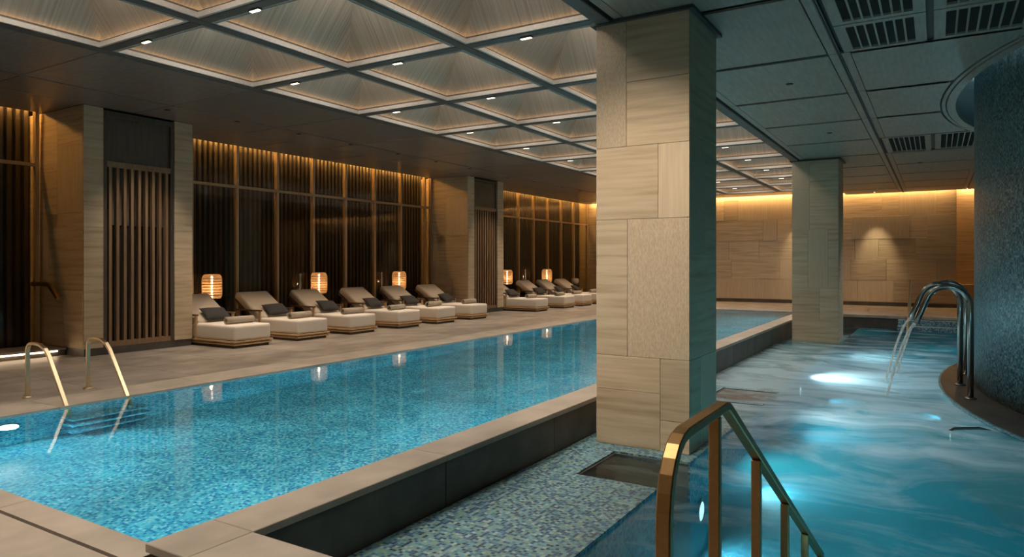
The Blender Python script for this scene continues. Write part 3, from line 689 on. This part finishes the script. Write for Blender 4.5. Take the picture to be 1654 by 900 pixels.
# right soffit: framed panels, cut round the drum opening
EC = (3.2, 13.3, 2.93, 5.2)
def xe(y, grow=0.0):
    q = (y - EC[1]) / (EC[3] + grow)
    return None if abs(q) >= 1 else (EC[2] + grow) * math.sqrt(1 - q * q)
def cut_panel(name, x0, x1, y0, y1, z, th, mat, grow):
    e = xe(y0, grow), xe(y1, grow), xe((y0 + y1) / 2, grow)
    hit = any(q is not None for q in e) and x1 > EC[0] - EC[2] - grow and x0 < EC[0] + EC[2] + grow
    if not hit: return box(name, ce, x0, x1, y0, y1, z, z + th, mat, 0.004)
    bm = bmesh.new(); n = 20; any_ = False
    for i in range(n):
        a, c = y0 + (y1 - y0) * i / n, y0 + (y1 - y0) * (i + 1) / n
        for sgn in (-1, 1):
            row = []
            for yy in (a, c):
                q = xe(yy, grow)
                if sgn < 0: l, r_ = x0, (min(x1, EC[0]) if q is None else min(x1, EC[0] - q))
                else: l, r_ = (max(x0, EC[0]) if q is None else max(x0, EC[0] + q)), x1
                row.append((l, r_))
            (l0, r0), (l1, r1) = row
            if r0 - l0 < 0.002 and r1 - l1 < 0.002: continue
            r0 = max(r0, l0); r1 = max(r1, l1); any_ = True
            f = [bm.verts.new(p) for p in ((l0, a, z), (r0, a, z), (r1, c, z), (l1, c, z))]
            g = [bm.verts.new(p) for p in ((l0, a, z + th), (r0, a, z + th), (r1, c, z + th), (l1, c, z + th))]
            bm.faces.new(f[::-1]); bm.faces.new(g)
    if not any_: bm.free(); return None
    bmesh.ops.remove_doubles(bm, verts=bm.verts, dist=1e-4)
    return link(name, finish(bm, name, mat, fix=False), ce)
RX = [GX[3] + 0.12, -1.02, 0.93, 2.9, 4.7, 6.4]
RY = [0.2, 2.55, 4.85, 7.15, 9.4, 11.65, 13.9, 16.2, 18.5, 20.75, 23.0, 25.2, 27.3, YFAR - 0.24]
VENT = {(1, 3), (1, 7)}
for i in range(len(RX) - 1):
    for j in range(len(RY) - 1):
        x0, x1, y0, y1 = RX[i], RX[i + 1], RY[j], RY[j + 1]
        if (i, j) in VENT: continue
        cut_panel('soffit_panel', x0 + 0.13, x1 - 0.13, y0 + 0.06, y1 - 0.06, HR, 0.03, 'soffit2', 0.22)
        cut_panel('side_margin', x0 + 0.015, x0 + 0.12, y0 + 0.01, y1 - 0.01, HR + 0.004, 0.03, 'soffit2', 0.20)
        cut_panel('side_margin', x1 - 0.12, x1 - 0.015, y0 + 0.01, y1 - 0.01, HR + 0.004, 0.03, 'soffit2', 0.20)
# dark layer above the joints (with the drum opening left free)
for i in range(len(RX) - 1):
    cut_panel('soffit_back', RX[i], RX[i + 1], RY[0] - 3, RY[-1], HR + 0.04, 0.02, 'groove', 0.10)
# main seam: slim double bead
for dx in (-0.012, 0.012): box('soffit_bead', ce, RX[1] + dx - 0.008, RX[1] + dx + 0.008, RY[0], RY[-1], HR - 0.012, HR + 0.03, 'groove')
# ring mouldings and lined recess round the drum
def ering(name, g0, g1, z0, z1, mat):
    bm = bmesh.new(); n = 96; P = []
    for i in range(n):
        a = 2 * math.pi * i / n
        P.append([bm.verts.new((EC[0] + (EC[2] + g) * math.cos(a), EC[1] + (EC[3] + g) * math.sin(a), z)) for g, z in ((g0, z0), (g1, z0), (g1, z1), (g0, z1))])
    for i in range(n):
        p, q = P[i], P[(i + 1) % n]
        for k in range(4): bm.faces.new((p[k], q[k], q[(k + 1) % 4], p[(k + 1) % 4]))
    return link(name, finish(bm, name, mat), ce)
ering('ring_moulding', 0.0, 0.12, HR - 0.015, HR + 0.05, 'soffit2'); ering('ring_moulding', 0.14, 0.19, HR - 0.005, HR + 0.05, 'soffit2')
ering('recess_lining', 0.0, 0.03, HR + 0.05, 5.2, 'recess')
ering('recess_light', -0.05, -0.005, 5.1, 5.14, 'e_recess')
prism('recess_top', ce, ell(EC[0], EC[1], EC[2] + 0.03, EC[3] + 0.03), 5.2, 5.24, 'recess')
# air grilles
def grille(x0, x1, y0, y1, label):
    t = thing('air_grille', ((x0 + x1) / 2, (y0 + y1) / 2, HR), label, 'air vent', 'grilles in the right soffit')
    box('frame_bar', t, x0, x1, y0, y0 + 0.09, HR, HR + 0.03, 'soffit2'); box('frame_bar', t, x0, x1, y1 - 0.09, y1, HR, HR + 0.03, 'soffit2')
    box('frame_bar', t, x0, x0 + 0.11, y0 + 0.09, y1 - 0.09, HR, HR + 0.03, 'soffit2'); box('frame_bar', t, x1 - 0.11, x1, y0 + 0.09, y1 - 0.09, HR, HR + 0.03, 'soffit2')
    box('dark_duct', t, x0 + 0.005, x1 - 0.005, y0 + 0.005, y1 - 0.005, HR + 0.032, HR + 0.04, 'black')
    n = 7; w = x1 - x0 - 0.22
    for k in range(1, n):
        xc = x0 + 0.11 + w * k / n
        box('bar', t, xc - 0.010, xc + 0.010, y0 + 0.09, y1 - 0.09, HR + 0.002, HR + 0.03, 'soffit2')
    m_ = 20
    for k in range(1, m_):
        yc = y0 + 0.09 + (y1 - y0 - 0.18) * k / m_
        box('fin', t, x0 + 0.11, x1 - 0.11, yc - 0.004, yc + 0.004, HR + 0.010, HR + 0.026, 'groove')
for j, (a, c) in enumerate(((RY[3] + 0.02, RY[3] + 1.12), (RY[3] + 1.15, RY[4] - 0.02), (RY[7] + 0.05, RY[8] - 0.05))):
    for i, (x0, x1) in enumerate(((RX[1] + 0.06, -0.09), (-0.02, RX[2] - 0.03))):
        nm = ['slotted air grille nearest the camera', 'slotted air grille of the second row', 'slotted air grille far down the soffit'][j]
        grille(x0, x1, a, c, nm + [' beside the long ceiling seam', ' on the drum side'][i])
# spotlights under the cross beams
for j in range(1, len(GY) - 1):
    for i in range(3):
        x = (GX[i] + GX[i + 1]) / 2 - 0.12; y = GY[j] + 0.04
        t = thing('beam_spotlight', (x, y, HC - 0.035), 'small rectangular spotlight under the %s cross beam from the camera, %s row' % (ORD[j - 1], ['lounger side', 'middle', 'pillar side'][i]), 'spotlight', 'spotlights under the coffer beams')
        box('housing', t, x - 0.075, x + 0.075, y - 0.025, y + 0.03, HC - 0.02, HC, 'groove')
        box('lens', t, x - 0.07, x + 0.07, y - 0.02, y + 0.02, HC - 0.026, HC - 0.02, 'e_spot')
        if y < 24: lamp('SPOT', 'spot_lamp', (x, y, HC - 0.05), L_SPOT, (1.0, 0.81, 0.60), (x, y + 0.01, 0), spot_size=R(95), spot_blend=0.8, shadow_soft_size=0.05)

# ================================================================== RAILS
def pool_rail(y, label):
    t = thing('pool_grab_rail', (-9.22, y, 0), label, 'grab rail', 'grab rails of the pool ladder')
    a = [(0.0, 0, 0.0), (0.0, 0, 0.50)] + [(0.10 - 0.10 * math.cos(R(q)), 0, 0.55 + 0.10 * math.sin(R(q))) for q in (0, 20, 40, 60, 80)]
    a += [(0.18, 0, 0.652), (0.30, 0, 0.645)] + [(0.42, 0, 0.60), (0.50, 0, 0.53), (0.56, 0, 0.45)] + [(0.92, 0, -0.05), (0.95, 0, -0.12), (0.955, 0, -0.75)]
    sweep('rail', t, a, rect(0.045, 0.03), 'gold', Vector((0, 1, 0)))
    lathe('floor_flange', t, [(0.055, 0), (0.055, 0.012), (0.03, 0.018), (0, 0.018)], 'gold', 18)
pool_rail(4.03, 'bent champagne metal grab rail of the pool ladder, nearer one')
pool_rail(4.72, 'bent champagne metal grab rail of the pool ladder, farther one by the pier')
def stair_rail(y_of, label, deck_z, mt):
    xr = -0.65
    t = thing('stair_handrail', (xr, y_of(2.0), 0), label, 'handrail', 'handrails of the spa stairs')
    oy = t.location.y
    pts = [(1.88, deck_z + 0.45), (1.88, 0.84), (1.883, 0.90), (1.893, 0.95), (1.91, 0.995), (1.935, 1.033), (1.967, 1.063), (2.005, 1.082), (2.05, 1.09), (2.50, 1.09), (2.53, 1.085), (2.56, 1.07), (4.96, -0.325)]
    sweep('rail', t, [(0, y_of(a) - oy, b_) for a, b_ in pts], rect(0.044, 0.032), mt, Vector((1, 0, 0)))
    def post(yy, z0, z1):
        boxes('post', t, [(xr - 0.019, xr + 0.019, y_of(yy) - 0.016, y_of(yy) + 0.016, z0, z1)], mt, 0.003)
    post(1.88, deck_z, deck_z + 0.5)
    for yy in (2.405, 3.05, 3.70, 4.32, 4.93):
        zt = 1.07 if yy < 2.5 else 1.05 - (yy - 2.56) * 0.581
        n = int((yy - 2.546) / 0.29); zb_ = CZ if yy < 2.546 else max(D2, -0.17 * (n + 1))
        post(yy, zb_, zt)
stair_rail(lambda a: a, 'bronze stair handrail in the foreground in front of the big pillar', 0.0, 'bronze')
stair_rail(lambda a: 25.75 - a, 'gold coloured handrail of the far spa stairs seen end on', 0.04, 'gold')

# ================================================================== SPOUTS
sps = [(0.41, 11.6), (0.32, 12.85), (0.44, 14.1)]
for k, (x, y) in enumerate(sps):
    t = thing('swan_neck_spout', (x, y, -0.30), ['dark chrome swan neck spout nearest the camera on the drum ledge', 'dark chrome swan neck spout in the middle of the three', 'dark chrome swan neck spout farthest along the drum ledge'][k], 'water spout', 'swan neck spouts on the drum ledge')
    r_ = 0.27
    pts = [(0, 0, 0), (0, 0, 1.30)] + [(-r_ + r_ * math.cos(R(q)), 0, 1.30 + r_ * math.sin(R(q))) for q in range(15, 166, 15)] + [(-0.60, 0, 1.18), (-0.66, 0, 1.03)]
    sweep('pipe', t, pts, circ(0.04, 16), 'chrome', Vector((0, 1, 0)), True)
    lathe('base_collar', t, [(0.075, 0), (0.075, 0.015), (0.05, 0.03), (0.042, 0.03)], 'chrome', 20)
    # falling water: from the mouth down to the pool
    s = []
    for i in range(10):
        u = i / 9; s.append((-0.665 - 0.36 * u ** 0.8, 0, 1.02 - (1.02 - (WZ2 + 0.302)) * u ** 1.25))
    bm = bmesh.new()
    w = thing('water_jet', (x - 0.665 - 0.36, y, WZ2), ['falling stream of water from the nearest spout', 'falling stream of water from the middle spout', 'falling stream of water from the farthest spout'][k], 'water jet', 'streams from the spouts')
    off = Vector((x, y, -0.30)) - Vector(w.location)
    for dy in (-0.02, 0.022):
        sweep('stream', w, [Vector(p) + off + Vector((0, dy * (1 + 1.2 * i / 9), 0)) for i, p in enumerate(s)], circ(0.017, 8), 'stream', Vector((0, 1, 0)))
# small grab bar under water by the ledge
g = thing('ledge_grab_bar', (0.18, 9.6, WZ2), 'small bent metal grab bar at the foot of the drum ledge', 'grab bar')
sweep('bar', g, [(0.42, 0.25, -0.03), (0.25, 0.2, 0.015), (0.0, 0.0, 0.02), (-0.04, -0.03, 0.0), (-0.05, -0.04, -0.25)], circ(0.018, 10), 'chrome', Vector((0, 0, 1)))

# ================================================================== LOUNGERS
def soft_box(sx, sy, sz, r_, mat, seg=3, name='cushion'):
    bm = bmesh.new(); bmesh.ops.create_cube(bm, size=1, matrix=Matrix.Diagonal((sx, sy, sz, 1)))
    bmesh.ops.bevel(bm, geom=bm.edges[:], offset=r_, segments=seg, affect='EDGES', profile=0.6)
    return finish(bm, name, mat, True)
LW, LL = 0.90, 2.05
ME_MAT = soft_box(1.42, 0.84, 0.29, 0.055, 'fabric', name='mattress')
ME_BACK = soft_box(0.98, 0.82, 0.17, 0.06, 'fabric2', name='back_cushion')
def make_lounger():
    t = link('sun_lounger', None)
    box('base', t, -LL + 0.06, -0.06, 0.06, LW - 0.06, 0, 0.05, 'walnut')
    box('platform', t, -LL + 0.02, -0.02, 0.02, LW - 0.02, 0.05, 0.085, 'oak', 0.004)
    box('platform_rim', t, -LL, 0, 0, LW, 0.10, 0.135, 'oak', 0.005)
    box('platform_core', t, -LL + 0.05, -0.05, 0.05, LW - 0.05, 0.085, 0.10, 'walnut')
    link('mattress', ME_MAT, t, (-0.735, LW / 2, 0.28))
    b_ = link('back_cushion', ME_BACK, t, (-1.62, LW / 2, 0.64)); b_.rotation_euler = (0, R(33), 0)
    f_ = box('backrest_frame', t, -1.1, -0.15, 0.05, LW - 0.05, 0, 0.03, 'armtop', 0.004); f_.location = (-1.68, LW / 2, 0.545); f_.rotation_euler = (0, R(33), 0)
    box('back_strut', t, -1.99, -1.95, 0.10, 0.15, 0.135, 0.72, 'armtop'); box('back_strut', t, -1.99, -1.95, LW - 0.15, LW - 0.10, 0.135, 0.72, 'armtop')
    for yy in (0.012, LW - 0.052):
        box('arm_post', t, -1.22, -1.165, yy, yy + 0.04, 0.135, 0.565, 'oak', 0.003)
        box('arm_post', t, -1.92, -1.865, yy, yy + 0.04, 0.135, 0.565, 'oak', 0.003)
        box('armrest', t, -1.95, -1.145, yy - 0.01, yy + 0.05, 0.565, 0.60, 'armtop', 0.004)
    return t
def pillow_mesh():
    bm = bmesh.new(); n = 14
    a, b_, c = 0.27, 0.18, 0.065
    V = {}
    for s in (1, -1):
        for i in range(n + 1):
            for j in range(n + 1):
                u, v = 2 * i / n - 1, 2 * j / n - 1
                e = max(0, (1 - abs(u) ** 2.6) * (1 - abs(v) ** 2.6)) ** 0.5
                k = 1 - 0.05 * (1 - abs(u * v))
                if s < 0 and (i in (0, n) or j in (0, n)): V[s, i, j] = V[1, i, j]
                else: V[s, i, j] = bm.verts.new((b_ * v * k, a * u * k, s * c * e))
    for s in (1, -1):
        for i in range(n):
            for j in range(n):
                bm.faces.new((V[s, i, j], V[s, i + 1, j], V[s, i + 1, j + 1], V[s, i, j + 1]))
    return finish(bm, 'pillow', 'pillow', True)
PIL = pillow_mesh()
def towel_mesh():
    bm = bmesh.new(); n = 30; L = 0.60; P = []
    # spiral of terry cloth, seen at the ends
    for i in range(n * 2 + 1):
        a = 2 * math.pi * i / n; r_ = 0.032 + 0.030 * i / (2 * n)
        P.append((r_ * math.cos(a), r_ * math.sin(a)))
    for (x0, z0), (x1, z1) in zip(P, P[1:]):
        v = [bm.verts.new(p) for p in ((x0, -L / 2, z0), (x1, -L / 2, z1), (x1, L / 2, z1), (x0, L / 2, z0))]; bm.faces.new(v)
    bmesh.ops.remove_doubles(bm, verts=bm.verts, dist=1e-5)
    bmesh.ops.solidify(bm, geom=bm.faces[:], thickness=0.011)
    return finish(bm, 'towel', 'towel', True)
TOW = towel_mesh()
proto = make_lounger()
LX = -11.12
LY = [8.285, 9.785, 11.28, 12.91, 14.43, 15.99, 19.71, 21.73, 23.20, 24.72]
LLAB = ['cream sun lounger nearest the camera, beside the near pier', 'second cream sun lounger from the near pier', 'third cream sun lounger from the near pier', 'fourth cream sun lounger from the near pier',
        'fifth cream sun lounger, next to last before the farther pier', 'sixth cream sun lounger, right in front of the farther pier', 'first cream sun lounger beyond the farther pier',
        'second cream sun lounger beyond the farther pier', 'third cream sun lounger beyond the farther pier', 'last cream sun lounger, mostly hidden behind the big pillar']
for i, y in enumerate(LY):
    o = proto if i == 0 else copy_tree(proto)
    o.location = (LX, y, 0); tag(o, LLAB[i], 'sun lounger', 'cream sun loungers along the windows')
    j = random.Random(i)
    which = LLAB[i].replace('cream sun ', '').replace(',', '')
    p = link('throw_pillow', PIL, None, (LX - 1.24 + j.uniform(-.02, .01), y + 0.45 + j.uniform(-.06, .08), 0.59)); p.rotation_euler = (R(j.uniform(-4, 4)), R(35), R(j.uniform(-8, 8)))
    tag(p, 'charcoal pillow leaning on the ' + which.split(' mostly')[0], 'pillow', 'charcoal pillows on the loungers')
    w = link('rolled_towel', TOW, None, (LX - 0.45 + j.uniform(-.04, .04), y + 0.47 + j.uniform(-.05, .05), 0.425 + 0.070)); w.rotation_euler = (0, R(j.uniform(0, 300)), R(j.uniform(-6, 6)))
    tag(w, 'rolled beige towel lying on the ' + which.split(' mostly')[0], 'towel', 'rolled towels on the loungers')

# ================================================================== TABLES AND LANTERNS
def table_and_lantern(y, k):
    where = ['between the first and second lounger', 'between the third and fourth lounger', 'between the fifth and sixth lounger', 'just past the farther pier', 'between the two last loungers'][k]
    x = -13.45 if k < 3 else -13.3
    t = thing('drum_table', (x, y, 0), 'black drum side table ' + where, 'side table', 'drum tables between the loungers')
    lathe('drum', t, [(0.17, 0), (0.20, 0.02), (0.20, 0.50), (0.17, 0.52)], 'tablemat', 28)
    lathe('table_top', t, [(0.23, 0.52), (0.235, 0.53), (0.235, 0.55), (0.22, 0.56)], 'tablemat', 28)
    l = thing('woven_lantern', (x, y, 0.56), 'glowing woven cane lantern ' + where, 'lantern', 'woven lanterns on the drum tables')
    lathe('foot', l, [(0.14, 0), (0.14, 0.03), (0.05, 0.05), (0.04, 0.22), (0.12, 0.24), (0.12, 0.26)], 'tablemat', 24)
    prof = [(0.17, 0.27), (0.195, 0.30), (0.205, 0.36), (0.205, 0.66), (0.195, 0.74), (0.16, 0.79), (0.12, 0.80)]
    bm = bmesh.new(); n = 32; rings = [[bm.verts.new((r_ * math.cos(2 * math.pi * i / n), r_ * math.sin(2 * math.pi * i / n), z)) for i in range(n)] for r_, z in prof]
    for a, c in zip(rings, rings[1:]):
        for q in range(n): bm.faces.new((a[q], a[(q + 1) % n], c[(q + 1) % n], c[q]))
    link('shade', finish(bm, 'shade', 'cane', True), l)
    for z, r_ in [(0.27, .172)] + [(0.34 + 0.06 * i, .209) for i in range(7)] + [(0.795, .13)]:
        bm = bmesh.new()
        q = [bm.verts.new(p) for p in ()]
        rr = [[bm.verts.new(((r_ + a) * math.cos(2 * math.pi * i / 28), (r_ + a) * math.sin(2 * math.pi * i / 28), z + b_)) for a, b_ in ((-.005, 0), (0, -.007), (.006, 0), (0, .007))] for i in range(28)]
        for i in range(28):
            for e in range(4): bm.faces.new((rr[i][e], rr[(i + 1) % 28][e], rr[(i + 1) % 28][(e + 1) % 4], rr[i][(e + 1) % 4]))
        link('hoop', finish(bm, 'hoop', 'slat'), l)
    lathe('light_tube', l, [(0.022, 0.26), (0.022, 0.76), (0.0, 0.765)], 'e_core', 14)
    lamp('POINT', 'lantern_lamp', (x + 0.06, y - 0.06, 0.56 + 0.5), 1.6, (1.0, 0.66, 0.36), shadow_soft_size=0.03)
for k, y in enumerate((9.47, 12.54, 15.64, 21.4, 24.42)): table_and_lantern(y, k)
# small pedestal with a bowl near the far corner
t = thing('pedestal_table', (-12.9, 26.15, 0), 'small dark pedestal table beyond the far loungers', 'side table')
lathe('pedestal', t, [(0.16, 0), (0.16, 0.02), (0.04, 0.04), (0.04, 0.66), (0.2, 0.68), (0.2, 0.70)], 'tablemat', 20)
t = thing('round_bowl', (-12.9, 26.15, 0.70), 'round pale bowl on the small pedestal table', 'bowl')
lathe('bowl', t, [(0.07, 0), (0.14, 0.06), (0.17, 0.14), (0.15, 0.23), (0.10, 0.26)], 'pale', 20)
# wall washers for the far wall
for k, x in enumerate((-4.6, -1.9)):
    t = thing('wall_spotlight', (x, YFAR - 1.0, HC if x < -3 else HR), ['small recessed spotlight aimed at the far wall behind the long pool', 'small recessed spotlight aimed at the far wall behind the spa pool'][k], 'spotlight')
    z = t.location.z
    lathe('bezel', t, [(0.05, -0.012), (0.05, 0.0), (0.03, 0.0)], 'groove', 16); lathe('lens', t, [(0.03, -0.014), (0.0, -0.014)], 'e_spot', 16)
    lamp('SPOT', 'wall_spot_lamp', (x, YFAR - 1.0, z - 0.05), 130, (1.0, 0.76, 0.45), (x, YFAR, 1.6), spot_size=R(40), spot_blend=0.9, shadow_soft_size=0.04)

# recessed downlights
def downlight(x, y, z, label, group, energy, size=70, color=(1.0, 0.82, 0.63), aim=None):
    t = thing('recessed_downlight', (x, y, z), label, 'downlight', group)
    lathe('bezel', t, [(0.05, -0.010), (0.05, 0.0), (0.035, 0.0), (0.035, -0.008)], 'groove', 18); lathe('lens', t, [(0.033, -0.006), (0.0, -0.006)], 'e_spot', 18)
    lamp('SPOT', 'downlight_lamp', (x, y, z - 0.03), energy, color, aim or (x, y + 0.001, 0), spot_size=R(size), spot_blend=0.9, shadow_soft_size=0.03)
for i, y in enumerate(LY):
    downlight(-11.35, y + 0.25, HC, 'recessed downlight above the ' + LLAB[i].replace('cream sun ', '').replace(',', '').split(' mostly')[0], 'downlights above the loungers', L_DOWN * 2.0, 62)
for k, (x, y) in enumerate(((-2.5, 3.7), (-2.0, 1.4), (-1.8, 10.6), (-1.8, 15.0), (-0.35, 20.6))):  # the one over the far stairs is added to brighten rail and water
    downlight(x, y, HR, ['recessed downlight in the right soffit in front of the big pillar', 'recessed downlight in the right soffit above the pool corner', 'recessed downlight in the right soffit just behind the big pillar', 'recessed downlight in the right soffit between the two pillars', 'recessed downlight in the right soffit above the far spa stairs'][k], 'downlights in the right soffit', L_DOWN * (3.8 if k == 0 else 2.6 if k == 4 else 1.3), 62 if k == 0 else 100, (1.0, 0.82, 0.63) if k < 2 else (1.0, 0.92, 0.84), (-2.62, 6.9, 1.5) if k == 0 else None)
for k, y in enumerate((7.25, 18.6)):  # lamps added to brighten the pier fronts
    downlight(-11.55, y, HC, ['recessed downlight in the dark soffit in front of the near pier', 'recessed downlight in the dark soffit in front of the farther pier'][k], 'downlights in front of the piers', L_DOWN * 1.6, 80)
